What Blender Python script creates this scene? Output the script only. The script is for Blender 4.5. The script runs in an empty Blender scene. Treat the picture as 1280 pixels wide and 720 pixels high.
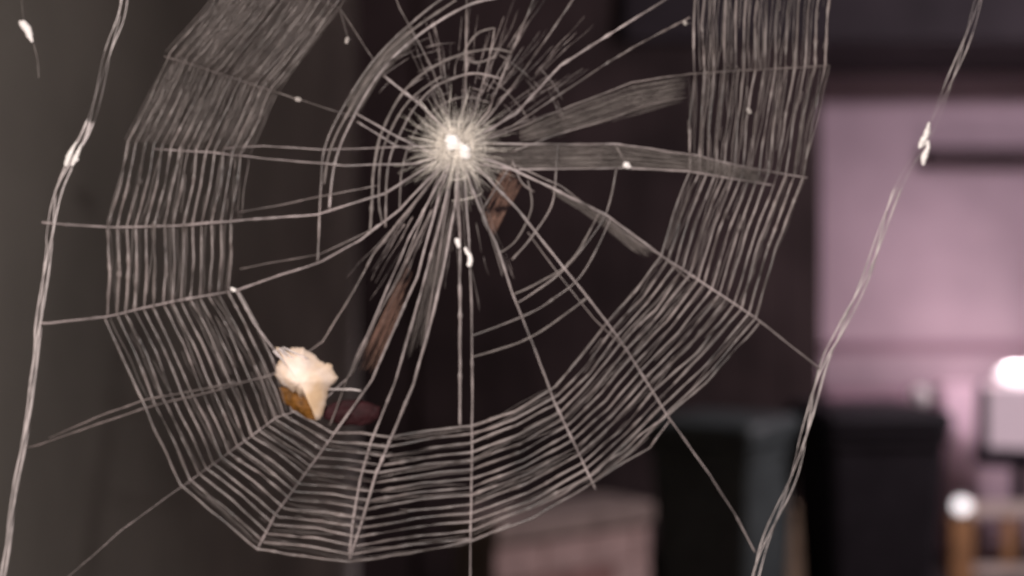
import bpy, bmesh, math, random
from mathutils import Vector, noise
random.seed(7)
C = bpy.context.scene.collection
SC = bpy.context.scene

# ------------------------------------------------------------------ camera, sky, lamps, exposure
EYE = 1.63                                   # height of the lens above the ground
cam_d = bpy.data.cameras.new('camera'); cam = bpy.data.objects.new('camera', cam_d); C.objects.link(cam)
cam.location = (0, -0.5, EYE); cam.rotation_euler = (math.radians(90), 0, 0)
cam_d.sensor_width = 36; cam_d.lens = 45; cam_d.clip_start = 0.01; cam_d.clip_end = 500
cam_d.dof.use_dof = True; cam_d.dof.focus_distance = 0.428; cam_d.dof.aperture_fstop = 5.6
SC.camera = cam
w = bpy.data.worlds.new('World'); SC.world = w; w.use_nodes = True
nt = w.node_tree; nt.nodes.clear()
sky = nt.nodes.new('ShaderNodeTexSky'); sky.sky_type = 'NISHITA'; sky.sun_disc = False
sky.sun_elevation = math.radians(1.0); sky.sun_rotation = math.radians(160)
bgn = nt.nodes.new('ShaderNodeBackground'); bgn.inputs[1].default_value = 0.02
wo = nt.nodes.new('ShaderNodeOutputWorld')
nt.links.new(sky.outputs[0], bgn.inputs[0]); nt.links.new(bgn.outputs[0], wo.inputs[0])
SC.view_settings.view_transform = 'Standard'; SC.view_settings.look = 'None'
SC.view_settings.exposure = 0; SC.view_settings.gamma = 1
def lamp(name, loc, power, col, radius, kind='POINT'):
    d = bpy.data.lights.new(name, kind); d.energy = power; d.color = col; d.shadow_soft_size = radius
    o = bpy.data.objects.new(name, d); o.location = loc; C.objects.link(o); return o
lamp('torch', (-0.036, -0.50, EYE + 0.105), 13.0, (1.0, 0.90, 0.86), 0.006)       # the phone's own light beside the lens
porch = lamp('porch_light', (4.2, 3.6, 3.5), 400.0, (1.0, 0.87, 0.97), 0.10, 'SPOT')     # hooded porch lamp beyond the right edge
porch.data.spot_size = math.radians(126); porch.data.spot_blend = 0.3
porch.rotation_euler = Vector((-1.6, 3.3, -2.0)).to_track_quat('-Z', 'Y').to_euler()

# ------------------------------------------------------------------ materials
def mat(name, col, rough=0.6, var=0.15, scale=8.0, spec=0.4, bump=0.0, emit=None, estr=0.0, alpha=1.0, metal=0.0, col2=None, trans=0.0):
    m = bpy.data.materials.new(name); m.use_nodes = True
    t = m.node_tree; n = t.nodes; p = n['Principled BSDF']
    p.inputs['Roughness'].default_value = rough
    p.inputs['Specular IOR Level'].default_value = spec
    p.inputs['Metallic'].default_value = metal
    tc = n.new('ShaderNodeTexCoord'); nz = n.new('ShaderNodeTexNoise')
    nz.inputs['Scale'].default_value = scale; nz.inputs['Detail'].default_value = 5
    t.links.new(tc.outputs['Object'], nz.inputs['Vector'])
    r = n.new('ShaderNodeValToRGB')
    a = [c * (1 - var) for c in col]; b = list(col2) if col2 else [min(1, c * (1 + var)) for c in col]
    r.color_ramp.elements[0].color = (*a, 1); r.color_ramp.elements[1].color = (*b, 1)
    r.color_ramp.elements[0].position = 0.35; r.color_ramp.elements[1].position = 0.65
    t.links.new(nz.outputs['Fac'], r.inputs['Fac']); t.links.new(r.outputs['Color'], p.inputs['Base Color'])
    if bump:
        bp = n.new('ShaderNodeBump'); bp.inputs['Strength'].default_value = bump; bp.inputs['Distance'].default_value = 0.02
        t.links.new(nz.outputs['Fac'], bp.inputs['Height']); t.links.new(bp.outputs['Normal'], p.inputs['Normal'])
    if emit:
        p.inputs['Emission Color'].default_value = (*emit, 1); p.inputs['Emission Strength'].default_value = estr
    p.inputs['Alpha'].default_value = alpha
    return m
M = {}
M['radial'] = mat('radial_silk', (0.27, 0.232, 0.228), 0.36, 0.6, 42, 0.55)
M['spiral'] = mat('spiral_silk', (0.148, 0.124, 0.118), 0.36, 0.75, 42, 0.5)
M['frame'] = mat('frame_silk', (0.52, 0.47, 0.46), 0.35, 0.3, 120, 0.6)
M['fine'] = mat('fine_silk', (0.17, 0.148, 0.14), 0.5, 0.3, 160, 0.3)
M['hub'] = mat('hub_silk', (0.82, 0.77, 0.69), 0.4, 0.2, 300, 0.6)
M['knot_glint'] = mat('knot_glint_silk', (0.86, 0.83, 0.80), 0.3, 0.06, 900, 0.7)
M['band'] = mat('silk_haze_band', (0.17, 0.15, 0.14), 0.6, 0.25, 90, 0.2)
M['band_brown'] = mat('silk_haze_band_brown', (0.22, 0.13, 0.10), 0.6, 0.25, 90, 0.2)
M['leaf'] = mat('leaf_cream', (0.84, 0.60, 0.38), 0.6, 0.06, 75, 0.4, bump=0.1, col2=(0.93, 0.80, 0.72))
M['leaf_brown'] = mat('leaf_brown', (0.15, 0.062, 0.008), 0.6, 0.4, 300, 0.3, bump=0.3)
M['petal'] = mat('petal_maroon', (0.030, 0.008, 0.010), 0.7, 0.3, 200, 0.2, bump=0.2)
M['fleck'] = mat('fleck_white', (0.88, 0.84, 0.82), 0.35, 0.08, 900, 0.6)
M['fleck_grey'] = mat('fleck_grey', (0.36, 0.33, 0.31), 0.6, 0.2, 900, 0.3)
M['render'] = mat('grey_render', (0.60, 0.565, 0.51), 0.9, 0.22, 2.2, 0.15, bump=0.15)
M['garage'] = mat('dark_boards', (0.056, 0.039, 0.038), 0.8, 0.35, 1.6, 0.15)
M['pink'] = mat('pink_render', (0.435, 0.325, 0.37), 0.85, 0.2, 1.1, 0.2, bump=0.1)
M['pink_pale'] = mat('pink_pale', (0.66, 0.48, 0.56), 0.8, 0.08, 2.0, 0.2)
M['pink_trim'] = mat('pink_trim', (0.32, 0.205, 0.25), 0.8, 0.08, 3.0, 0.2)
M['dark_trim'] = mat('dark_trim', (0.055, 0.035, 0.04), 0.7, 0.15, 4.0, 0.2)
M['eave'] = mat('eave_dark', (0.035, 0.028, 0.032), 0.8, 0.2, 3.0, 0.2)
M['binblack'] = mat('bin_black', (0.025, 0.021, 0.025), 0.6, 0.2, 12, 0.25)
M['bingreen'] = mat('bin_green', (0.085, 0.10, 0.097), 0.5, 0.2, 12, 0.35)
M['rubber'] = mat('rubber', (0.015, 0.015, 0.015), 0.7, 0.2, 20, 0.2)
M['brick'] = mat('brick', (0.40, 0.23, 0.20), 0.85, 0.2, 14, 0.2, bump=0.3)
M['brick_pale'] = mat('brick_pale', (0.60, 0.43, 0.38), 0.85, 0.15, 14, 0.2, bump=0.3)
M['coping'] = mat('coping_stone', (0.36, 0.28, 0.24), 0.85, 0.2, 10, 0.2, bump=0.3)
M['wood'] = mat('orange_wood', (0.50, 0.26, 0.12), 0.6, 0.2, 9, 0.3)
M['palewood'] = mat('pale_wood', (0.82, 0.67, 0.58), 0.6, 0.12, 9, 0.3)
M['box'] = mat('cardboard', (0.46, 0.33, 0.22), 0.8, 0.1, 10, 0.2)
M['pot'] = mat('pot_lilac', (0.40, 0.29, 0.33), 0.6, 0.1, 10, 0.3)
M['lampframe'] = mat('lamp_frame', (0.02, 0.014, 0.022), 0.5, 0.1, 20, 0.3)
M['glass'] = mat('lit_glass', (0.35, 0.28, 0.30), 0.5, 0.05, 8, 0.3, emit=(1.0, 0.74, 0.84), estr=0.40)
M['bulb'] = mat('lit_bulb', (0.9, 0.85, 0.85), 0.5, 0.02, 8, 0.3, emit=(1.0, 0.93, 0.95), estr=1.7)
M['ground'] = mat('concrete_ground', (0.11, 0.095, 0.09), 0.9, 0.2, 2.0, 0.2, bump=0.2)

# ------------------------------------------------------------------ object helpers
def link(name, me, m, parent=None, smooth=True):
    o = bpy.data.objects.new(name, me); C.objects.link(o)
    if m: me.materials.append(m)
    if smooth and len(me.polygons): me.polygons.foreach_set('use_smooth', [True] * len(me.polygons))
    if parent is not None:
        o.parent = parent; o.location = -Vector(parent.location)
    return o
def from_bm(name, bm, m, parent=None, smooth=False):
    me = bpy.data.meshes.new(name); bm.to_mesh(me); bm.free()
    return link(name, me, m, parent, smooth)
def tag(o, label=None, cat=None, group=None, kind=None):
    if label: o['label'] = label
    if cat: o['category'] = cat
    if group: o['group'] = group
    if kind: o['kind'] = kind
    return o
def thing(name, loc, label, cat, group=None):
    o = bpy.data.objects.new(name, None); o.location = loc; o.empty_display_size = 0.05; C.objects.link(o)
    return tag(o, label, cat, group)
def box(bm, x0, x1, y0, y1, z0, z1, bev=0.0):
    r = bmesh.ops.create_cube(bm, size=1)
    for v in r['verts']:
        v.co = Vector(((x0 + x1) / 2 + v.co.x * (x1 - x0), (y0 + y1) / 2 + v.co.y * (y1 - y0), (z0 + z1) / 2 + v.co.z * (z1 - z0)))
    if bev:
        es = list({e for v in r['verts'] for e in v.link_edges})
        bmesh.ops.bevel(bm, geom=es, offset=bev, segments=2, affect='EDGES', profile=0.5)
def box_obj(name, dims, m, parent=None, bev=0.0):
    bm = bmesh.new(); box(bm, *dims, bev=bev); return from_bm(name, bm, m, parent)
def back(px, py, Y):                         # a point of the yard, Y metres in front of the lens
    return Vector(((px - 640) / 1280 * 0.8 * Y, Y - 0.5, EYE + (360 - py) / 1280 * 0.8 * Y))

# ------------------------------------------------------------------ the setting
bm = bmesh.new(); bmesh.ops.create_grid(bm, x_segments=2, y_segments=2, size=150)
tag(from_bm('ground', bm, M['ground']), kind='structure')

# rendered wall running away from the lens on the left
a, b = Vector((-0.445, -0.4)), Vector((-0.46, 3.3))
d = (b - a).normalized(); nrm = Vector((-d.y, d.x)); a2 = a - d * 1.2
bm = bmesh.new()
ring = [a2, b, b + nrm * 0.22, a2 + nrm * 0.22]
lo = [bm.verts.new((p.x, p.y, 0)) for p in ring]; hi = [bm.verts.new((p.x, p.y, 3.4)) for p in ring]
for i in range(4): bm.faces.new((lo[i], lo[(i + 1) % 4], hi[(i + 1) % 4], hi[i]))
bm.faces.new(hi); bm.faces.new(lo[::-1]); bmesh.ops.recalc_face_normals(bm, faces=bm.faces)
rw = thing('side_wall', (a.x, a.y, 0), 'grey rendered wall running back into the dark behind the left of the web', 'wall')
from_bm('wall_body', bm, M['render'], rw)

# dark boarded shed across the back: boards with recessed joints
YS = 7.0
shed = thing('dark_shed', (1.0, YS - 0.5, 0), 'dark brown boarded shed wall behind the middle of the web', 'shed')
xr = back(1026, 0, YS).x
box_obj('wall', (-3.2, xr - 0.003, YS - 0.478, YS + 1.4, 0, 3.8), M['garage'], shed)
x = xr; k = 0
while x > -0.45:
    box_obj('board', (x - 0.195, x, YS - 0.5 + 0.004 * (k % 2), YS - 0.476, 0.02, 3.8), M['garage'], shed); x -= 0.2; k += 1

# pink house
YH = 8.0; yf = YH - 0.5
house = thing('pink_house', (3.5, yf, 0), 'pink rendered house wall lit by a lamp, on the right behind the bins', 'house')
box_obj('wall', (0.6, 9.0, yf, yf + 0.3, 0, 4.6), M['pink'], house)
p0 = back(1152, 186, YH); p1 = back(1152, 209, YH)
box_obj('ledge', (p0.x, 9.0, yf - 0.12, yf - 0.002, p1.z, p0.z), M['dark_trim'], house, 0.01)
box_obj('trim_board', (back(1030, 0, YH).x, 9.0, yf - 0.03, yf - 0.002, back(0, 440, YH).z, back(0, 427, YH).z), M['pink_trim'], house, 0.005)
box_obj('base_board', (back(1030, 0, YH).x, back(1150, 0, YH).x, yf - 0.05, yf - 0.002, back(0, 520, YH).z, back(0, 484, YH).z), M['pink_trim'], house, 0.005)
box_obj('pilaster', (back(1168, 0, YH).x, back(1212, 0, YH).x, yf - 0.16, yf - 0.002, 0, back(0, 478, YH).z), M['pink_pale'], house, 0.01)
box_obj('roof', (0.6, 9.0, yf - 1.05, yf + 0.6, back(0, 54, YH - 1).z, back(0, 54, YH - 1).z + 0.9), M['eave'], house, 0.02)

# low brick wall
YL = 5.0; y0 = YL - 0.5
lw = thing('low_brick_wall', (0.31, y0, 0), 'low pinkish brick wall with a brown coping, left of the green bin', 'wall')
xa, xb = back(618, 0, YL).x - 0.10, back(812, 0, YL).x + 0.09
zc0, zc1 = back(0, 664, YL).z, back(0, 637, YL).z
box_obj('coping', (xa, xb + 0.01, y0 - 0.02, y0 + 0.3, zc0, zc1), M['coping'], lw, 0.012)
box_obj('wall_core', (xa + 0.02, xb - 0.02, y0 + 0.03, y0 + 0.27, 0, zc0 - 0.002), M['coping'], lw)
z = zc0 - 0.008; row = 0
while z > 0.05:
    x = xa + 0.01 - (0.12 if row % 2 else 0)
    while x < xb - 0.02:
        x0, x1 = max(x, xa + 0.01), min(x + 0.232, xb)
        if x1 - x0 > 0.03:
            box_obj('brick', (x0, x1, y0 + random.uniform(0, 0.006), y0 + 0.028, z - 0.132, z),
                    M['brick_pale'] if row in (0,) or random.random() < 0.25 else M['brick'], lw, 0.006)
        x += 0.237
    z -= 0.137; row += 1
lw.rotation_euler.z = math.radians(38)

# wheelie bins
def bin_thing(cx, Y, width, top_py, rot, body_m, lid_m, label):
    c = back(cx, 0, Y); H = back(0, top_py, Y).z; y = Y - 0.5
    t = thing('wheelie_bin', (c.x, y, 0), label, 'bin', 'wheelie bins in the yard')
    w2 = width / 2; dp = width * 0.55
    bm = bmesh.new()
    prof = [(0.06, 0.80), (0.10, 0.82), (H * 0.80, 0.97), (H * 0.86, 0.98), (H * 0.865, 1.04), (H * 0.90, 1.04)]
    rings = []
    for z, s in prof:
        pts = []
        for (sx, sy) in ((-1, -1), (1, -1), (1, 1), (-1, 1)):
            for q in range(4):
                an = math.radians({(-1, -1): 180, (1, -1): 270, (1, 1): 0, (-1, 1): 90}[(sx, sy)] + q * 30)
                rr = 0.05
                pts.append(bm.verts.new((sx * (w2 * s - rr) + rr * math.cos(an), sy * (dp * s - rr) + rr * math.sin(an), z)))
        rings.append(pts)
    for r0, r1 in zip(rings, rings[1:]):
        for i in range(16): bm.faces.new((r0[i], r0[(i + 1) % 16], r1[(i + 1) % 16], r1[i]))
    bm.faces.new(rings[0][::-1]); bm.faces.new(rings[-1])
    parts = []
    def add(name, bmx, m):
        o = from_bm(name, bmx, m); o.parent = t; parts.append(o); return o
    add('body', bm, body_m)
    bm = bmesh.new(); box(bm, -w2 * 1.05, w2 * 1.05, -dp * 1.08, dp * 1.04, H * 0.903, H, 0.035); add('lid', bm, lid_m)
    bm = bmesh.new()
    bmesh.ops.create_cone(bm, cap_ends=True, segments=12, radius1=0.017, radius2=0.017, depth=width * 0.9)
    for v in bm.verts: v.co = Vector((v.co.z, dp * 1.13 + v.co.x, H * 0.955 + v.co.y))
    add('handle', bm, body_m)
    for s in (-1, 1):
        bm = bmesh.new()
        bmesh.ops.create_cone(bm, cap_ends=True, segments=20, radius1=0.1, radius2=0.1, depth=0.05)
        for v in bm.verts: v.co = Vector((s * (w2 * 0.86) + v.co.z, dp * 0.85 + v.co.x, 0.1 + v.co.y))
        add('wheel', bm, M['rubber'])
    t.rotation_euler.z = rot
    return t
bin_thing(906, 5.7, 0.50, 520, math.radians(-34), M['bingreen'], M['bingreen'], 'dark green wheelie bin with its right side lit grey, left of the black bin')
bin_thing(1082, 5.9, 0.55, 506, math.radians(4), M['binblack'], M['binblack'], 'black wheelie bin in front of the pink wall')

# two boxes in the gap between the bins
for (pa, pb, ya, yb, lab) in ((968, 1004, 640, 688, 'small tan cardboard box seen in the gap between the two bins, upper one'),
                             (966, 1006, 690, 745, 'larger tan cardboard box under the small one between the two bins')):
    q0, q1 = back(pa, yb, 6.6), back(pb, ya, 6.6)
    bm = bmesh.new(); box(bm, q0.x, q1.x, 6.1, 6.35, q0.z, q1.z, 0.008)
    t = thing('cardboard_box', (q0.x, 6.1, q0.z), lab, 'box', 'boxes between the bins')
    from_bm('carton', bm, M['box'], t)
    box_obj('lid_flap', (q0.x - 0.004, q1.x + 0.004, 6.094, 6.356, q1.z + 0.001, q1.z + 0.008), M['box'], t)
q = back(966, 745, 6.6)
tag(box_obj('paving_block', (q.x - 0.05, q.x + 0.25, 6.05, 6.4, 0.0, q.z - 0.002), M['coping'], None, 0.01), 'stone block on the ground under the boxes', 'block')

# lantern on a post, lit
YP = 7.2
lc = back(1275, 510, YP)
lt = thing('lantern', (lc.x, lc.y, 0), 'lit square lantern with a dark frame on a post at the right edge', 'lantern')
hw = back(1318, 0, YP).x - lc.x
zt, zb = back(0, 482, YP).z, back(0, 556, YP).z
box_obj('glass', (lc.x - hw + 0.012, lc.x + hw - 0.012, lc.y - hw + 0.012, lc.y + hw - 0.012, zb, zt), M['glass'], lt)
for sx in (-1, 1):
    for sy in (-1, 1):
        cx, cy = lc.x + sx * hw, lc.y + sy * hw
        box_obj('corner_bar', (cx - 0.03, cx + 0.03, cy - 0.03, cy + 0.03, zb - 0.003, zt + 0.003), M['lampframe'], lt, 0.004)
box_obj('base', (lc.x - hw - 0.05, lc.x + hw + 0.05, lc.y - hw - 0.05, lc.y + hw + 0.05, zb - 0.10, zb - 0.004), M['lampframe'], lt, 0.015)
bm = bmesh.new(); bmesh.ops.create_uvsphere(bm, u_segments=20, v_segments=10, radius=1)
for v in bm.verts: v.co = Vector((lc.x + v.co.x * hw * .62, lc.y + v.co.y * hw * .62, zt + 0.06 + v.co.z * 0.055))
from_bm('lit_cap', bm, M['bulb'], lt, True)
box_obj('post', (lc.x - 0.04, lc.x + 0.04, lc.y - 0.04, lc.y + 0.04, 0, zb - 0.105), M['lampframe'], lt, 0.006)
lamp('lantern_light', (lc.x - 0.02, lc.y + 0.02, zt + 0.24), 16.0, (1.0, 0.82, 0.86), 0.06)

lt.rotation_euler.z = -math.atan2(lc.x, YP)
# railing with a lit globe on its post
YR = 6.8
rp = back(1202, 632, YR)
rl = thing('wooden_railing', (rp.x, rp.y, 0), 'orange wooden post with a pale rail running to the right edge', 'railing')
box_obj('post', (rp.x - 0.07, rp.x + 0.05, rp.y - 0.05, rp.y + 0.05, 0, back(0, 646, YR).z), M['wood'], rl, 0.008)
box_obj('rail', (rp.x + 0.052, rp.x + 2.2, rp.y - 0.03, rp.y + 0.03, back(0, 645, YR).z, back(0, 628, YR).z), M['palewood'], rl, 0.008)
box_obj('lower_rail', (rp.x + 0.052, rp.x + 2.2, rp.y - 0.02, rp.y + 0.02, 0.10, 0.16), M['palewood'], rl, 0.006)
for i in range(9):
    xx = rp.x + 0.25 + i * 0.22
    box_obj('baluster', (xx - 0.035, xx + 0.035, rp.y - 0.014, rp.y + 0.014, 0.162, back(0, 645, YR).z - 0.002), M['wood'], rl, 0.004)
gl = thing('globe_lamp', (rp.x, rp.y, back(0, 645, YR).z), 'small lit white globe lamp on top of the orange wooden post', 'lamp')
bm = bmesh.new(); bmesh.ops.create_uvsphere(bm, u_segments=20, v_segments=12, radius=1)
for v in bm.verts: v.co = Vector((rp.x + v.co.x * 0.043, rp.y + v.co.y * 0.043, rp.z + v.co.z * 0.041))
from_bm('globe', bm, M['bulb'], gl, True)
box_obj('collar', (rp.x - 0.04, rp.x + 0.04, rp.y - 0.04, rp.y + 0.04, back(0, 645.5, YR).z, back(0, 642, YR).z), M['lampframe'], gl, 0.004)
# pale round knob on an added dark pipe at the black bin's far corner
kc = back(1150, 496, 7.3)
kl = thing('pale_knob', (kc.x, kc.y, 0), 'pale round-headed standpipe behind the right corner of the black bin', 'fixture')
bm = bmesh.new(); bmesh.ops.create_uvsphere(bm, u_segments=16, v_segments=10, radius=0.055)
for v in bm.verts: v.co = v.co + kc
from_bm('head', bm, M['fleck'], kl, True)
box_obj('pipe', (kc.x - 0.02, kc.x + 0.02, kc.y - 0.02, kc.y + 0.02, 0, kc.z - 0.05), M['lampframe'], kl, 0.004)
# pot behind the railing
pc = back(1242, 690, 7.2)
pt = thing('flower_pot', (pc.x, pc.y, 0), 'lilac grey flower pot behind the railing', 'pot')
bm = bmesh.new(); bmesh.ops.create_cone(bm, cap_ends=True, segments=24, radius1=0.09, radius2=0.14, depth=0.30)
for v in bm.verts: v.co = Vector((pc.x + v.co.x, pc.y + v.co.y, 0.15 + v.co.z))
from_bm('bowl', bm, M['pot'], pt, False)
bm = bmesh.new(); bmesh.ops.create_cone(bm, cap_ends=True, segments=24, radius1=0.155, radius2=0.155, depth=0.05)
for v in bm.verts: v.co = Vector((pc.x + v.co.x, pc.y + v.co.y, 0.327 + v.co.z))
from_bm('rim', bm, M['pot'], pt, False)

# ------------------------------------------------------------------ the orb web, in the plane y = 0
S = 0.4 / 1280                                # metres of web per photo pixel
HUB = (571, 186)
def P(x, y, off=0.0): return Vector(((x - 640) * S, off, EYE + (360 - y) * S))
class Tubes:
    def __init__(s): s.v = []; s.f = []
    def tube(s, pts, rad, sides=5):
        n = len(pts)
        if n < 2: return
        base = len(s.v)
        for i in range(n):
            t = (pts[min(i + 1, n - 1)] - pts[max(i - 1, 0)])
            if t.length < 1e-9: t = Vector((1, 0, 0))
            t.normalize()
            u = t.cross(Vector((0, 1, 0)))
            if u.length < 1e-6: u = Vector((1, 0, 0))
            u.normalize(); vv = t.cross(u)
            for k in range(sides):
                a = 2 * math.pi * k / sides
                s.v.append(pts[i] + (u * math.cos(a) + vv * math.sin(a)) * rad[i])
        for i in range(n - 1):
            for k in range(sides):
                a, b = base + i * sides + k, base + i * sides + (k + 1) % sides
                s.f.append((a, b, b + sides, a + sides))
        s.f.append(tuple(base + k for k in range(sides))[::-1])
        s.f.append(tuple(base + (n - 1) * sides + k for k in range(sides)))
    def build(s, name, m, parent):
        me = bpy.data.meshes.new(name); me.from_pydata([tuple(v) for v in s.v], [], s.f)
        return link(name, me, m, parent)
def resample(poly, step=5.0, smooth=True):
    out = []
    n = len(poly)
    for i in range(n - 1):
        p0 = poly[max(i - 1, 0)]; p1 = poly[i]; p2 = poly[i + 1]; p3 = poly[min(i + 2, n - 1)]
        L = math.hypot(p2[0] - p1[0], p2[1] - p1[1]); k = max(1, int(L / step))
        for j in range(k):
            t = j / k
            if smooth:
                q = [0.5 * ((2 * p1[c]) + (-p0[c] + p2[c]) * t + (2 * p0[c] - 5 * p1[c] + 4 * p2[c] - p3[c]) * t * t + (-p0[c] + 3 * p1[c] - 3 * p2[c] + p3[c]) * t ** 3) for c in (0, 1)]
            else:
                q = [p1[c] + (p2[c] - p1[c]) * t for c in (0, 1)]
            out.append(tuple(q))
    out.append(tuple(poly[-1])); return out
def strand(tb, poly, r=1.0, jit=0.5, var=0.35, off=0.0, smooth=False, beads=0.05, taper=(1, 1), step=5.0, gaps=0.0, zone=False):
    """one silk strand through photo points; its thickness wanders and it carries small beads of glue"""
    pts = resample(poly, step, smooth); n = len(pts); sd = random.uniform(0, 500)
    P3, R = [], []
    for i, (x, y) in enumerate(pts):
        q = Vector((sd + x * 0.03, y * 0.03, sd))
        jx, jy = noise.noise(q) * jit * 1.4, noise.noise(q + Vector((31, 7, 3))) * jit * 1.4
        t = i / max(1, n - 1)
        rr = r * (taper[0] + (taper[1] - taper[0]) * t) * (1 + var * 1.5 * noise.noise(Vector((sd + x * 0.07, y * 0.07, 9))) + random.uniform(-.2, .2) * var)
        if random.random() < beads: rr *= random.uniform(1.3, 1.7)
        if gaps and noise.noise(Vector((x * 0.02, y * 0.02, sd * 3))) > 0.5 - gaps: rr *= 0.4
        if zone:                                     # strands thinned at upper left and right so they show dimmer
            rr *= 1 - .60 * max(0, min(1, (210 - y) / 110)) * max(0, min(1, (480 - x) / 120))
            rr *= 1 - .16 * (x > 700)
        P3.append(P(x + jx, y + jy, off + 0.0012 * noise.noise(Vector((x * 0.012, y * 0.012, sd)))))
        R.append(max(rr, 0.12) * S)
    tb.tube(P3, R)

web = thing('spider_web', P(*HUB), 'large grey orb spider web with a bright silvery hub filling the picture', 'spider web')
def thread(name, poly, m='radial', label=None, doubles=None, **kw):
    tb = Tubes(); strand(tb, poly, **kw)
    for dbl in (doubles or []):
        k2 = dict(kw); k2.update(dbl[1]); strand(tb, dbl[0], **k2)
    o = tb.build(name, M[m], web)
    if label: o['label'] = label
    return o

# --- radial threads (photo points from the hub outward)
def rad(poly, **kw): return thread('radial_thread', poly, **kw)
h = HUB
rad([h, (520, 205), (430, 207), (320, 197), (262, 190), (190, 186)], r=1.5, taper=(1.0, .6))
rad([h, (530, 183), (405, 187), (330, 182), (280, 186)], r=0.9)
rad([h, (480, 242), (398, 268), (320, 274), (213, 283), (140, 284), (85, 281), (52, 278)], r=1.7, taper=(.8, 1.0))
rad([(472, 232), (395, 247), (345, 257), (300, 266)], m='spiral', r=1.0)
rad([h, (500, 262), (450, 300), (400, 328), (330, 351), (295, 363), (215, 377), (133, 396), (62, 404), (50, 404)], r=1.6, taper=(.75, 1.05))
rad([(470, 285), (400, 318), (330, 330), (300, 336)], m='spiral', r=0.8)
rad([h, (467, 317), (443, 363), (403, 427), (350, 465), (270, 488), (180, 510), (120, 531), (45, 557), (32, 560)], m='spiral', r=1.3)
rad([(340, 470), (180, 500), (120, 522), (60, 548)], m='spiral', r=1.2)
rad([h, (510, 300), (437, 470), (400, 505), (345, 522), (290, 563), (235, 603), (155, 660), (70, 735)], r=1.35, taper=(1, .25), beads=.12)
rad([h, (550, 240), (522, 345), (465, 475), (398, 570), (345, 642), (322, 686)], r=1.6)
rad([(540, 262), (500, 345), (452, 430), (432, 480), (412, 532)], m='spiral', r=1.0)
rad([h, (555, 260), (527, 363), (493, 480), (463, 553), (450, 600), (440, 660), (437, 694)], r=1.5)
rad([h, (570, 250), (557, 323), (543, 387), (517, 480), (470, 593), (453, 650), (437, 700)], r=1.8)
rad([(548, 220), (505, 330), (470, 400), (441, 468)], m='spiral', r=0.9)
rad([(565, 215), (552, 300), (538, 380), (528, 440)], m='spiral', r=1.1)
rad([h, (573, 240), (575, 303), (575, 480), (575, 531)], r=1.9)
rad([(580, 215), (586, 300), (590, 387), (590, 480), (590, 565), (588, 690), (587, 760)], r=1.7, taper=(.8, .7))
rad([h, (600, 260), (620, 303), (640, 366), (657, 407), (682, 472), (692, 500), (745, 612)], r=1.8, taper=(1, .7))
rad([(590, 215), (612, 290), (628, 345)], m='spiral', r=1.0)
rad([h, (610, 222), (647, 262), (707, 337), (757, 400), (783, 437), (836, 522), (887, 593), (917, 640), (944, 690)], r=1.7, taper=(1.1, .6))
rad([(660, 290), (700, 345), (742, 398), (783, 437)], m='spiral', r=0.8)
rad([h, (625, 205), (690, 235), (757, 268), (823, 317), (870, 348), (945, 398), (1025, 461)], r=1.8, taper=(1, .65))
rad([(640, 205), (700, 232), (740, 262), (790, 300), (830, 322), (862, 352)], m='spiral', r=1.0)
rad([h, (605, 180), (770, 180), (800, 184), (870, 194), (920, 207), (1010, 222)], r=1.4, taper=(1, .8))
rad([(600, 205), (640, 212), (780, 210), (860, 214), (905, 222), (965, 231)], r=1.2)
rad([h, (640, 163), (720, 130), (790, 103), (862, 92), (900, 90), (1036, 82)], m='spiral', r=1.25, taper=(1, .6))
rad([(640, 190), (690, 170), (760, 150), (812, 130), (858, 122)], m='spiral', r=1.1)
rad([h, (640, 158), (700, 118), (760, 78), (794, 58), (862, 22)], m='spiral', r=1.1, beads=.3, var=.6)
rad([h, (645, 142), (700, 82), (750, 50), (832, 0), (1060, -120)], r=1.5, beads=.18, var=.5)
rad([(600, 160), (640, 110), (676, 58), (730, -20), (880, -250)], m='spiral', r=1.2, beads=.2, var=.5)
rad([h, (610, 140), (650, 42), (690, -60)], m='spiral', r=1.3, beads=.2, var=.5)
rad([h, (596, 130), (612, 75), (618, 35)], m='spiral', r=1.0, beads=.2, var=.6)
rad([h, (583, 120), (583, 10), (585, -60), (640, -360)], m='spiral', r=1.2)
rad([h, (556, 130), (540, 84), (500, 10), (400, -250)], m='spiral', r=0.9)
rad([h, (560, 165), (525, 130), (480, 95)], r=1.7)
rad([(480, 95), (425, 10), (300, -40)], m='spiral', r=0.6)
rad([h, (540, 192), (498, 172), (445, 142)], r=1.3)
rad([(520, 188), (495, 182), (446, 152)], r=1.1)
rad([(445, 147), (345, 115), (205, 70)], m='spiral', r=0.6)

# --- capture spiral
SEC = [((296, 362), (133, 396)), ((340, 447), (181, 508)), ((365, 512), (228, 605)), ((415, 540), (323, 687)), ((490, 545), (437, 703)),
       ((590, 530), (590, 683)), ((692, 482), (742, 612)), ((757, 400), (838, 523)), ((823, 317), (950, 402)), ((858, 213), (1010, 222)),
       ((862, 92), (1038, 82)), ((862, -30), (1052, -60)), ((800, -130), (930, -260)), ((640, -190), (650, -360)), ((500, -100), (400, -250)),
       ((425, 10), (296, -40)), ((345, 115), (210, 66)), ((311, 192), (158, 176)), ((299, 274), (133, 284))]
NT = 14; ns = len(SEC)
def spot(j, t):
    (ax, ay), (bx, by) = SEC[j % ns]; return (ax + (bx - ax) * t, ay + (by - ay) * t)
jt = [[random.uniform(-.11, .11) for _ in range(ns)] for _ in range(NT + 2)]
def tval(k, j): return (k + jt[k][j] + (0 if k == NT else 0)) / (NT - 1)
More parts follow.
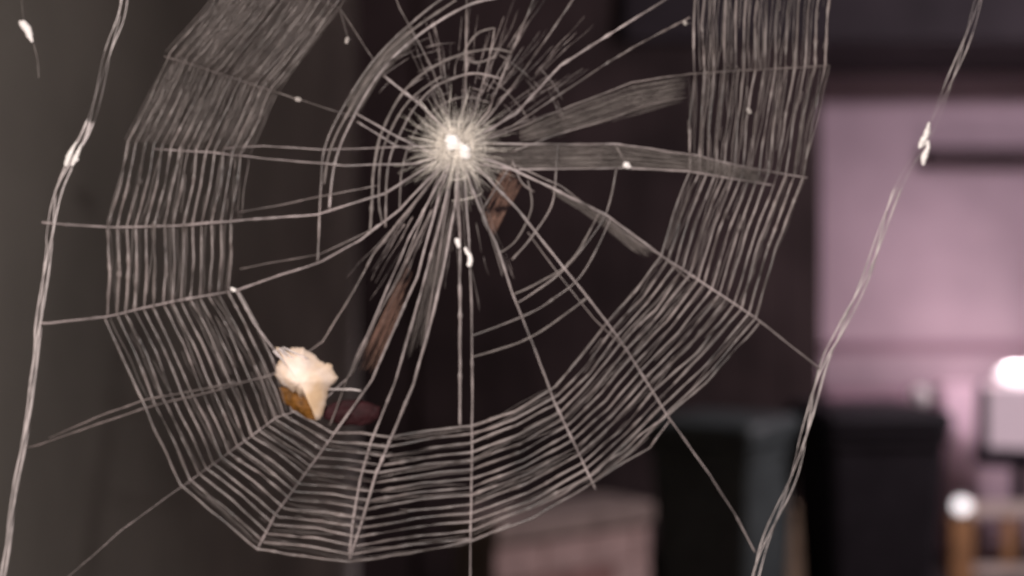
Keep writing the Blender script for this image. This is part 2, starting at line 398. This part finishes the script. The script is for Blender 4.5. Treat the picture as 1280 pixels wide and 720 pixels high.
for k in range(NT):
    poly = []
    for j in range(ns + 1):
        kk = k + j / ns * 0.999
        kf = min(k + (1 if j == ns else 0), NT)
        t = (kk + jt[kf][j % ns] * (0.7 if k not in (0, NT - 1) else .3)) / (NT - 0.0)
        p = spot(j, t)
        if poly:                                     # sag a little towards the hub between radials
            q = poly[-1]; mx, my = (p[0] + q[0]) / 2, (p[1] + q[1]) / 2
            L = math.hypot(p[0] - q[0], p[1] - q[1])
            dx, dy = HUB[0] - mx, HUB[1] - my; dl = math.hypot(dx, dy)
            sg = L * random.uniform(.01, .035)
            if j in (6, 7, 8): sg = -L * random.uniform(.02, .05)     # the lower right bows outward
            poly.append((mx + dx / dl * sg, my + dy / dl * sg))
        poly.append(p)
    thread('spiral_thread', poly, 'spiral', r=1.75, jit=.8, var=.34, beads=.03, gaps=.12, off=0.001, zone=True)
# outermost turn, broken
thread('spiral_thread', [spot(0, 1.02), spot(1, 1.0), spot(2, 1.01), spot(3, 1.0), spot(4, 1.0), (505, 692), (590, 676), (640, 655)], 'spiral', r=1.6, jit=1)
thread('spiral_thread', [(655, 640), (690, 624), (735, 597), (770, 570), (805, 541), (838, 516), (880, 480), (950, 403)], 'spiral', r=1.5, jit=1.5, gaps=.1)
thread('spiral_thread', [(735, 606), (762, 590), (812, 560), (838, 524)], 'spiral', r=1.2, jit=1.5, gaps=.2)

# very fine silk added between the turns to imitate haze, densest at upper left
tb = Tubes()
for i in range(1000):
    hazy = i < 600
    j = random.choice([14, 15, 15, 15, 15, 16, 16, 16]) if hazy else random.choice([0, 1, 2, 3, 4, 5, 6, 7, 8, 9, 9, 10, 10, 10, 11, 17, 17, 18])
    t0 = random.uniform(-.01, .99); t1 = min(1.0, max(0, t0 + random.uniform(-.06, .06)))
    f0, f1 = sorted((random.uniform(0, 1), random.uniform(0, 1)))
    if random.random() < .6: f0, f1 = 0, 1
    A, B = spot(j, t0), spot(j + 1, t1)
    strand(tb, [(A[0] + (B[0] - A[0]) * f0, A[1] + (B[1] - A[1]) * f0), (A[0] + (B[0] - A[0]) * f1, A[1] + (B[1] - A[1]) * f1)],
           r=random.uniform(.08, .26) if hazy else random.uniform(.2, .5), jit=2.0, off=random.uniform(-.004, .004), step=16)
tag(tb.build('fine_silk', M['fine'], web), kind='stuff')

# --- inner scaffold arcs
def arc(poly, **kw): return thread('scaffold_thread', poly, smooth=True, **kw)
arc([(397, 327), (399, 285), (401, 235), (407, 182), (432, 128), (470, 72), (515, 28), (560, -6), (620, -30)], m='spiral', r=1.5)
arc([(412, 260), (418, 205), (440, 150), (476, 90), (520, 47), (582, 8), (640, -6)], m='radial', r=1.7)
arc([(405, 230), (413, 188), (436, 140), (473, 80), (517, 37), (570, 0)], m='fine', r=1.5)
arc([(463, 290), (465, 255), (467, 215), (478, 165), (508, 110), (560, 74), (610, 62), (640, 66)], m='fine', r=1.7)
arc([(482, 284), (485, 210), (500, 168), (522, 130), (548, 106), (590, 92), (625, 98)], m='spiral', r=1.5)
arc([(478, 279), (474, 250), (476, 200), (490, 160), (515, 122), (552, 95)], m='fine', r=1.2)
arc([(500, 260), (502, 215), (515, 172), (540, 140), (575, 122), (612, 128)], m='fine', r=1.1)
arc([(618, 35), (600, 40), (588, 52), (580, 70), (596, 78), (620, 70)], m='fine', r=1.3)
arc([(771, 210), (757, 268), (722, 318), (690, 350), (646, 379)], m='spiral', r=1.5)
arc([(765, 273), (728, 342), (690, 375), (655, 395), (590, 420)], m='spiral', r=1.4)
arc([(750, 265), (715, 325), (672, 354), (642, 368)], m='fine', r=1.3)
arc([(697, 180), (695, 215), (690, 256), (668, 292), (640, 325)], m='spiral', r=1.4)
arc([(660, 225), (664, 262), (645, 300), (622, 318)], m='fine', r=1.2)
arc([(640, 200), (652, 228), (668, 240)], m='spiral', r=1.2)
arc([(640, 205), (617, 240), (602, 268), (612, 290)], m='spiral', r=1.2)
arc([(590, 446), (650, 428), (690, 405), (734, 372)], m='fine', r=1.3)
thread('scaffold_thread', [(296, 363), (318, 405), (342, 437)], 'radial', r=1.7)

# --- short broken strands thick with glue above and right of the hub, too many to count
tb = Tubes()
for i in range(80):
    a = math.radians(random.choice([random.uniform(-118, -18), random.uniform(-100, -30), random.uniform(60, 130)])); r0 = random.uniform(38, 150); r1 = r0 + random.uniform(20, 110)
    c_ = random.uniform(-.05, .05)
    strand(tb, [(HUB[0] + r0 * math.cos(a), HUB[1] + r0 * math.sin(a)), (HUB[0] + r1 * math.cos(a + c_), HUB[1] + r1 * math.sin(a + c_))],
           r=random.uniform(.3, .8), jit=1.6, var=.7, beads=.25, off=random.uniform(-.003, .004), taper=(.8, .4), step=4)
for i in range(44):
    a = math.radians(random.uniform(-150, -20)); r0 = random.uniform(45, 150); da = random.uniform(.1, .35)
    strand(tb, [(HUB[0] + r0 * math.cos(a + da * q / 4), HUB[1] + r0 * math.sin(a + da * q / 4)) for q in range(5)], r=random.uniform(.3, .6), jit=1.6, var=.6, beads=.15, off=random.uniform(-.003, .003), step=4)
tag(tb.build('broken_silk', M['spiral'], web), kind='stuff')

# --- fine strands added to imitate ghosting haze between doubled threads
def band(left, right, m='band', off=0.0016, dens=1.5, rag=.08):
    n = 14
    L = resample(left, 1e9, False); R_ = resample(right, 1e9, False)
    def at(poly, t):
        ls = [math.hypot(poly[i + 1][0] - poly[i][0], poly[i + 1][1] - poly[i][1]) for i in range(len(poly) - 1)]; s = t * sum(ls)
        for i, l in enumerate(ls):
            if s <= l + 1e-6: return tuple(poly[i][c] + (poly[i + 1][c] - poly[i][c]) * (s / l) for c in (0, 1))
            s -= l
        return poly[-1]
    tb = Tubes()
    ln = math.hypot(left[-1][0] - left[0][0], left[-1][1] - left[0][1]); wd = math.hypot(left[0][0] - right[0][0], left[0][1] - right[0][1]) + 14
    for c in range(int(wd * dens * 2.2)):
        u = random.uniform(-.06, 1.06); u2 = min(1.06, max(-.06, u + random.uniform(-.2, .2)))
        t0, t1 = random.uniform(-.02, rag), random.uniform(.98 - rag, 1.0)
        pts = []
        for k in range(n + 1):
            t = max(0, t0) + (t1 - max(0, t0)) * k / n; p, q = at(left, t), at(right, t); uu = u + (u2 - u) * k / n
            pts.append((p[0] + (q[0] - p[0]) * uu, p[1] + (q[1] - p[1]) * uu))
        strand(tb, pts, r=random.uniform(.1, .22), jit=.8, off=off + random.uniform(-.002, .003), step=9)
    return tag(tb.build('silk_haze_band', M[m], web), kind='stuff')
band([(600, 181), (770, 181), (870, 195), (960, 215)], [(615, 210), (780, 209), (860, 213), (962, 230)])
band([(648, 160), (700, 140), (790, 105), (862, 94)], [(650, 176), (700, 168), (760, 150), (858, 122)])
band([(690, 232), (757, 268), (823, 317)], [(690, 240), (745, 275), (806, 322)])
band([(632, 206), (606, 262)], [(654, 228), (632, 262)], 'band_brown', dens=1.1, rag=.4)
band([(606, 262), (612, 292)], [(632, 262), (618, 292)], 'band_brown', dens=1.1, rag=.4)
band([(440, 150), (476, 92), (520, 48)], [(432, 132), (470, 74), (516, 30)])

band([(508, 330), (478, 395), (445, 465)], [(522, 345), (497, 400), (466, 470)], 'band_brown', dens=.65, rag=.4)
band([(553, 250), (530, 350), (500, 450)], [(566, 250), (548, 350), (522, 450)], dens=.9, rag=.45)

# --- frame threads: two strands twisting round each other
def frame(poly, amp, r, label):
    tb = Tubes(); pts = resample(poly, 6, True); n = len(pts)
    for s in range(3):
        ph = s * 2.1; P3, R = [], []; sd = random.uniform(0, 99)
        for i, (x, y) in enumerate(pts):
            a_ = amp(y) * math.sin(i * 0.11 + ph)
            bright = r(y) * .9 * (1 + .8 * noise.noise(Vector((i * .11, sd, 0))) + random.uniform(-.15, .15))
            P3.append(P(x + a_, y + .25 * a_, 0.0016 * math.cos(i * .11 + ph))); R.append(max(bright, .05) * S)
        tb.tube(P3, R)
    o = tb.build('frame_thread', M['frame'], web); o['label'] = label
    return o
def rl_(y):
    if 62 < y < 152: return .22
    if y < 62: return .8
    if y < 240: return 1.7
    if y < 330: return 1.0
    return 1.7
frame([(160, -60), (152, 15), (135, 68), (112, 155), (90, 200), (71, 245), (60, 320), (48, 410), (41, 475), (34, 530), (20, 605), (8, 690), (-6, 790)],
      lambda y: 4.5 if y < 300 else 3.2 if y < 420 else 2.2, rl_, 'twisted bright frame thread down the left side')
def rr_(y):
    if y < 40: return .25
    if y < 112: return .8
    if y < 235: return .22
    if y < 560: return 1.1
    if y < 650: return .6
    return 1.0
frame([(1240, -60), (1212, 38), (1185, 108), (1155, 178), (1118, 245), (1085, 340), (1052, 410), (1028, 460), (1008, 535), (990, 600), (952, 690), (930, 790)],
      lambda y: 4.5, rr_, 'twisted pale frame thread down the right side')

# --- hub
tb = Tubes()
for i in range(1700):
    a = random.uniform(0, 2 * math.pi); r0 = abs(random.gauss(0, 13)); r1 = min(80, r0 + random.expovariate(1 / 15) + 5)
    da = random.uniform(-.25, .25)
    A = (HUB[0] + r0 * math.cos(a), HUB[1] + r0 * math.sin(a)); B = (HUB[0] + r1 * math.cos(a + da), HUB[1] + r1 * math.sin(a + da))
    strand(tb, [A, B], r=random.uniform(.12, .38), off=random.uniform(-.004, .003), jit=3, step=8, taper=(1, .3))
for i in range(36):
    a = random.uniform(0, 6.3); r0 = abs(random.gauss(0, 18)) + 4; da = random.uniform(.5, 1.2)
    strand(tb, [(HUB[0] + r0 * math.cos(a + da * q / 4), HUB[1] + r0 * math.sin(a + da * q / 4)) for q in range(5)], r=random.uniform(.35, .8), off=random.uniform(-.004, .003), jit=1.5, step=6)
tag(tb.build('hub_mesh', M['hub'], web), kind='stuff')
def blob(name, pts, m, parent, off=-0.003, lumps=0.3, depth=.8):
    """a lumpy solid along photo points (x, y, radius in photo pixels)"""
    dense = []
    for k, p in enumerate(pts):
        q = pts[min(k + 1, len(pts) - 1)]
        dense += [[p[c] + (q[c] - p[c]) * t / 3 for c in (0, 1, 2)] for t in range(3 if k < len(pts) - 1 else 1)]
    bm = bmesh.new()
    for (x, y, r) in dense:
        g = bmesh.ops.create_icosphere(bm, subdivisions=3, radius=1)
        c = P(x, y, off)
        for v in g['verts']:
            nn = 1 + lumps * noise.noise(v.co * 1.8 + Vector((x, y, 0)))
            v.co = c + Vector((v.co.x * nn, v.co.y * nn * depth, v.co.z * nn)) * r * S
    return from_bm(name, bm, m, parent, True)
blob('silk_knot_glint', [(565, 176, 8), (570, 181, 7), (563, 184, 5)], M['knot_glint'], web, lumps=.5)
blob('silk_knot_glint', [(581, 188, 7.5), (582, 195, 6), (577, 184, 5)], M['knot_glint'], web, lumps=.5)
blob('silk_knot_glint', [(86, 207, 2.2), (89, 198, 3.6), (93, 189, 2.6), (98, 180, 1.6)], M['knot_glint'], web, lumps=.4)  # glint on the left frame thread, modelled as a white lump
blob('silk_knot_glint', [(94, 207, 1.8), (98, 199, 3.4), (101, 191, 2.4), (105, 182, 1.4)], M['knot_glint'], web, lumps=.4)  # second white lump standing in for the same glint
blob('silk_knot_glint', [(295, 363, 2.6), (292, 361, 2)], M['knot_glint'], web, lumps=.4)

# ------------------------------------------------------------------ things caught in the web
def fleck(pts, label, m='fleck', lumps=.4, group='pale flecks caught in the web'):
    x, y, r = pts[0]
    t = thing('fleck', P(x, y), label, 'fleck', group)
    blob('scrap', pts, M[m], t, off=-0.002, lumps=lumps)
    return t
def hang(t, poly, r=.45):
    tb = Tubes(); strand(tb, poly, r=r); tb.build('hanging_strand', M['fine'], t)
t = fleck([(28, 29, 2), (32, 32, 4.6), (36, 37, 5.2), (39, 44, 4.2), (42, 52, 2)], 'bright white comma-shaped fleck hanging at the top left corner')
hang(t, [(30, 30), (22, -60)], .3); hang(t, [(42, 54), (47, 75), (49, 98)], .7)
fleck([(1159, 155, 1.6), (1157, 166, 3.8), (1151, 179, 4.2), (1148, 184, 2.4), (1158, 178, 2), (1158, 186, 2.8), (1153, 197, 4.2), (1152, 205, 2.4)], 'long bright white glint, shaped as a fleck, on the right frame thread before the pink wall')  # a glint of the frame thread given shape as white lumps
t = fleck([(572, 301, 3.6), (574, 308, 2.4)], 'tiny white fleck on the vertical thread below the hub')
t = fleck([(582, 311, 2.0), (584, 316, 2.2), (588, 320, 2.6), (588, 327, 3.2), (587, 331, 3.0)], 'tiny white hooked fleck just below the hub')
hang(t, [(582, 311), (580, 285), (578, 230)])
t = fleck([(782, 207, 4), (786, 209, 2.6)], 'tiny yellowish white fleck on the doubled thread right of the hub')
hang(t, [(782, 207), (776, 192), (769, 181)], 1.2)
t = fleck([(373, 125, 3), (376, 126, 2)], 'tiny grey fleck in the upper left gap, above the hub level', 'fleck_grey')
hang(t, [(373, 125), (345, 115)], .4)
t = fleck([(435, 50, 2.6), (434, 54, 2.2)], 'tiny grey fleck near the top of the inner arcs', 'fleck_grey')
hang(t, [(435, 50), (425, 10)], .4)
t = fleck([(855, 29, 2.4), (856, 31, 2)], 'tiny grey fleck at the top beside the upright spiral threads', 'fleck_grey')
hang(t, [(855, 29), (864, 29)], .5)
t = fleck([(934, 138, 2.8), (936, 141, 2.2)], 'tiny grey fleck among the upright spiral threads at upper right', 'fleck_grey')

def shell(name, outline, m, parent, bulge, off, thick, rag=1.5, tiltx=0.0):
    """a cupped scrap with thickness: the outline is filled in rings and domed towards the lens"""
    n = len(outline); cx = sum(p[0] for p in outline) / n; cy = sum(p[1] for p in outline) / n
    o2 = []
    for i in range(n):
        p, q = outline[i], outline[(i + 1) % n]
        for k in range(4):
            t = k / 4; o2.append((p[0] + (q[0] - p[0]) * t + random.uniform(-rag, rag), p[1] + (q[1] - p[1]) * t + random.uniform(-rag, rag)))
    o1 = [(outline[i // 4][0] * (1 - i % 4 / 4) + outline[(i // 4 + 1) % n][0] * (i % 4 / 4), outline[i // 4][1] * (1 - i % 4 / 4) + outline[(i // 4 + 1) % n][1] * (i % 4 / 4)) for i in range(4 * n)]
    for _ in range(6): o1 = [((o1[i - 1][0] + o1[i][0] + o1[(i + 1) % len(o1)][0]) / 3, (o1[i - 1][1] + o1[i][1] + o1[(i + 1) % len(o1)][1]) / 3) for i in range(len(o1))]
    N = len(o2); v, f = [], []; RINGS = 9
    for side in (0, 1):
        v.append(tuple(P(cx, cy, off - bulge + side * thick)))
        for r in range(1, RINGS + 1):
            s = r / RINGS
            for i in range(N):
                m_ = s ** 5; ox, oy = o1[i][0] + (o2[i][0] - o1[i][0]) * m_, o1[i][1] + (o2[i][1] - o1[i][1]) * m_
                x, y = cx + (ox - cx) * s, cy + (oy - cy) * s
                dome = bulge * (1 - s ** 2.2) + .0009 * noise.noise(Vector((x * .08, y * .08, 4))) * min(1, s * 2) + .0004 * noise.noise(Vector((x * .18, y * .25, 8)))
                v.append(tuple(P(x, y, off - dome + tiltx * (y - cy) * S + side * thick)))
        b = side * (1 + RINGS * N)
        for i in range(N):
            tri = (b, b + 1 + i, b + 1 + (i + 1) % N); f.append(tri if side else tri[::-1])
            for r in range(RINGS - 1):
                a0 = b + 1 + r * N + i; a1 = b + 1 + r * N + (i + 1) % N
                qd = (a0, a0 + N, a1 + N, a1); f.append(qd if side else qd[::-1])
    b0 = 1 + (RINGS - 1) * N; b1 = b0 + 1 + RINGS * N
    for i in range(N): f.append((b0 + i, b0 + (i + 1) % N, b1 + (i + 1) % N, b1 + i))
    me = bpy.data.meshes.new(name); me.from_pydata(v, [], f); me.update()
    bm = bmesh.new(); bm.from_mesh(me); bmesh.ops.recalc_face_normals(bm, faces=bm.faces); bm.to_mesh(me); bm.free()
    return link(name, me, m, parent)
q = lambda cx, cy: (320 + cx / 4.5, 400 + cy / 4.5)
leaf = thing('curled_leaf', P(380, 480), 'curled cream scrap of dead leaf with an orange-brown underside caught in the web', 'leaf')
shell('blade', [q(*p) for p in [(110, 150), (170, 168), (225, 152), (270, 155), (335, 200), (380, 238), (430, 250), (462, 325), (415, 385), (392, 470), (372, 550), (342, 565),
      (335, 490), (322, 462), (290, 440), (268, 420), (258, 436), (236, 405), (205, 400), (150, 372), (105, 300), (120, 245), (150, 190)]], M['leaf'], leaf, .0085, -.002, .0007)
shell('underside', [q(*p) for p in [(132, 378), (205, 380), (280, 420), (340, 480), (336, 562), (285, 552), (225, 512), (150, 462)]], M['leaf_brown'], leaf, .002, -.0005, .0006, 1.0)
tb = Tubes()
for i in range(5):
    strand(tb, [(345 + i * 3, 437 - i), (352 + i * 9, 450 + random.uniform(-6, 8))], r=1.1, off=-.006)
strand(tb, [(412, 486), (440, 486), (452, 488)], r=1.4, off=-.003)
tb.build('silk_wrap', M['frame'], leaf)
pet = thing('dark_petal', P(435, 512), 'dark maroon scrap of petal held in the threads right of the curled leaf', 'petal')
shell('blade', [(402, 512), (420, 503), (445, 500), (474, 510), (472, 526), (450, 534), (425, 533), (404, 526)], M['petal'], pet, .002, .004, .0006, 1.0)
